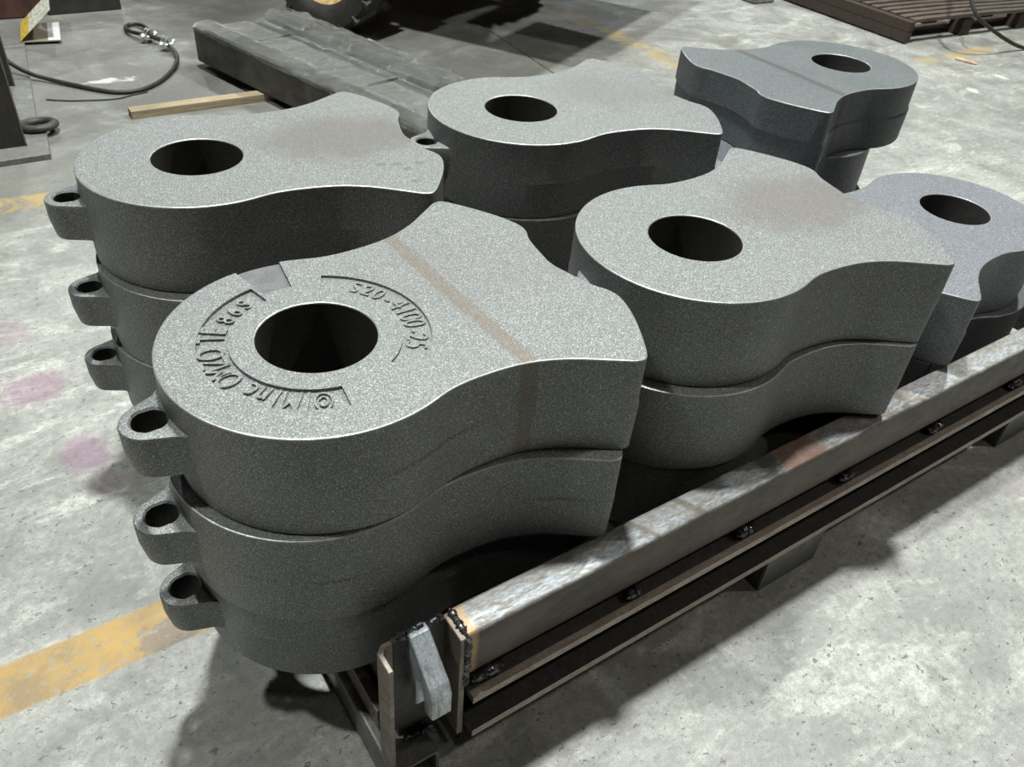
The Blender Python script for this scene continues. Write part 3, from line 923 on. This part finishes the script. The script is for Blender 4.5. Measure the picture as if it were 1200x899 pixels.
o.location = (-0.19, 5.03, 0)
o.rotation_euler = (0, 0, math.radians(-2))
tag(o, 'dark red steel box at the far left behind the columns', 'box')

# ------------------------------------------------------------------ loader with a muddy tyre; only the tyre foot shows
da = math.radians(28)
LD = thing('skid_loader', 'yellow loader whose muddy black tyre shows at the top edge', 'loader', (3.95, 4.07, 0), da)
# local x along its width (negative = towards the left side), local y back along its length
def wheel(lx, ly):
    R = 0.36; W = 0.26
    mt = Matrix.Translation((lx, ly, R)) @ Matrix.Rotation(math.radians(-90), 4, 'Y')
    bm = bmesh.new()
    prof = [(0.212, -W * 0.36), (0.235, -W * 0.46), (0.27, -W * 0.5), (0.325, -W * 0.46), (R - 0.022, -W * 0.30), (R - 0.016, 0), (R - 0.022, W * 0.30), (0.325, W * 0.46), (0.27, W * 0.5), (0.235, W * 0.46), (0.212, W * 0.36)]
    lathe(bm, prof, 40, mt)
    for k in range(18):
        a = 2 * math.pi * k / 18
        for s in (-1, 1):
            m2 = mt @ Matrix.Rotation(a + (0.09 if s > 0 else -0.09), 4, 'Z') @ Matrix.Translation((R - 0.02, 0, s * W * 0.25)) @ Matrix.Rotation(s * 0.5, 4, 'X')
            box(bm, (-0.03, -0.018, -W * 0.26), (0.008, 0.018, W * 0.24), m2)
    tyre = link('tyre', bm, M['rubber'], LD, True, 35)
    tyre.data.materials.append(M['muddy_rubber'])
    for pl in tyre.data.polygons:
        if len(pl.vertices) == 4 and (pl.index // 6) % 3 == 0 and pl.index > 440:
            pl.material_index = 1
    bm = bmesh.new()
    lathe(bm, [(0.0005, W * 0.30), (0.06, W * 0.30), (0.07, W * 0.18), (0.175, W * 0.16), (0.2125, W * 0.37), (0.2125, -W * 0.3), (0.0005, -W * 0.3)], 32, mt)
    hub = link('hub', bm, M['yellow_paint'], tyre, True, 35)
    for k in range(6):
        bm = bmesh.new()
        a = math.pi / 3 * k
        lathe(bm, [(0.0005, 0), (0.012, 0), (0.012, 0.02), (0.0005, 0.02)], 6, mt @ Matrix.Translation((0.10 * math.cos(a), 0.10 * math.sin(a), W * 0.17)))
        link('wheel_nut', bm, M['rubber'], tyre)
wheel(-1.72, 1.22)
wheel(-0.13, 1.17)
wheel(-1.72, 2.40)
wheel(-0.13, 2.35)
link('chassis', nbox((-1.55, 0.95, 0.42), (-0.30, 2.8, 1.05), 0.03), M['yellow_paint'], LD)
link('cab', nbox((-1.45, 1.5, 1.06), (-0.40, 2.7, 2.0), 0.04), M['black_block'], LD)
for sx in (-1.62, -0.32):
    link('lift_arm', nbox((sx, 0.55, 1.06), (sx + 0.10, 2.7, 1.24), 0.01), M['yellow_paint'], LD)
bm = bmesh.new()
prism(bm, [(-0.17, 0.72), (0.86, 0.66), (0.92, 1.02), (0.89, 1.02), (0.84, 0.69), (-0.17, 0.75)], -1.66, 0.0, 'x')
link('bucket', bm, M['black_block'], LD)
for sx in (-1.66, -0.012):
    bm = bmesh.new()
    prism(bm, [(-0.16, 0.751), (0.83, 0.695), (0.87, 1.01), (0.40, 0.95)], sx + 0.0005, sx + 0.0115, 'x')
    link('bucket_side', bm, M['black_block'], LD)

# ------------------------------------------------------------------ slatted pallet, top right
pc = (5.011, 2.985)
PL = thing('slatted_pallet', 'brown slatted wooden pallet at the top right corner', 'pallet', (pc[0], pc[1], 0), math.radians(-3.5))
PLW, PLD = 2.0, 1.25
for k in range(2):
    bm = nbox((0.0, 0.0, 0.012 + 0.060 * k), (0.045, PLD, 0.070 + 0.060 * k), 0.003)
    link('end_board', bm, M['brown_wood'], PL)
ns = 17
for k in range(ns):
    y = 0.015 + k * (PLD - 0.06) / (ns - 1)
    bm = bmesh.new()
    rnd = random.Random(k)
    n = 14
    vs = []
    pr_ = [(0, 0), (0.046, 0), (0.046, 0.020), (0, 0.020)]
    for i in range(n + 1):
        x = 0.05 + (PLW - 0.05) * i / n
        dz = 0.008 * math.sin(2.3 * x + 0.5 + 0.1 * k) + rnd.uniform(-0.0015, 0.0015)
        vs.append([bm.verts.new((x, y + q[0], 0.112 + dz + q[1])) for q in pr_])
    for i in range(n):
        for j in range(4):
            bm.faces.new((vs[i][j], vs[i][(j + 1) % 4], vs[i + 1][(j + 1) % 4], vs[i + 1][j]))
    bm.faces.new(vs[0]); bm.faces.new(vs[-1][::-1])
    bmesh.ops.recalc_face_normals(bm, faces=list(bm.faces))
    link('slat', bm, M['slat_wood'], PL)
for k in range(5):
    y = 0.03 + k * 0.25
    for xx in (0.58, 1.20, 1.90):
        link('block', nbox((xx, y, 0.0), (xx + 0.10, y + 0.10, 0.100), 0.003), M['brown_wood'], PL)
for k in range(5):
    y = 0.135 + k * 0.25
    link('lower_slat', nbox((0.05, y, 0.030), (PLW, y + 0.05, 0.048)), M['slat_wood'], PL)
o = link('load_box', nbox((0.0, 0, 0), (1.1, 0.5, 0.3), 0.01), M['black_block'])
o.location = (5.25, 3.62, 0.142)
o.rotation_euler = (0, 0, math.radians(-3.5))
tag(o, 'black box standing on the back of the slatted pallet', 'box')
o = link('stub_block', nbox((-0.1, -0.06, 0), (0.1, 0.08, 0.06), 0.012), M['stone'])
o.location = (4.86, 4.06, 0)
tag(o, 'small grey block on the floor left of the slatted pallet', 'block')
bm = bmesh.new()
tube(bm, catmull([(5.95, 2.50, 0.012), (5.80, 2.56, 0.012), (5.735, 2.61, 0.014), (5.60, 2.63, 0.05), (5.40, 2.645, 0.12), (5.24, 2.70, 0.20), (5.20, 2.76, 0.27), (5.23, 2.83, 0.36), (5.35, 2.95, 0.52), (5.6, 3.1, 0.80), (5.9, 3.3, 1.2)], 6), 0.011, 8)
o = link('black_hose', bm, M['rubber'], None, True, 60)
tag(o, 'black hose hanging down over the slatted pallet to the floor', 'hose')
bm = bmesh.new()
tube(bm, [(5.06, 2.66, 0.008), (5.075, 2.60, 0.008), (5.09, 2.54, 0.008)], [0.008, 0.009, 0.006], 7)
o = link('wood_splinter', bm, M['copper'], None, True, 40)
tag(o, 'small pale wood splinter on the floor near the yellow line', 'splinter')
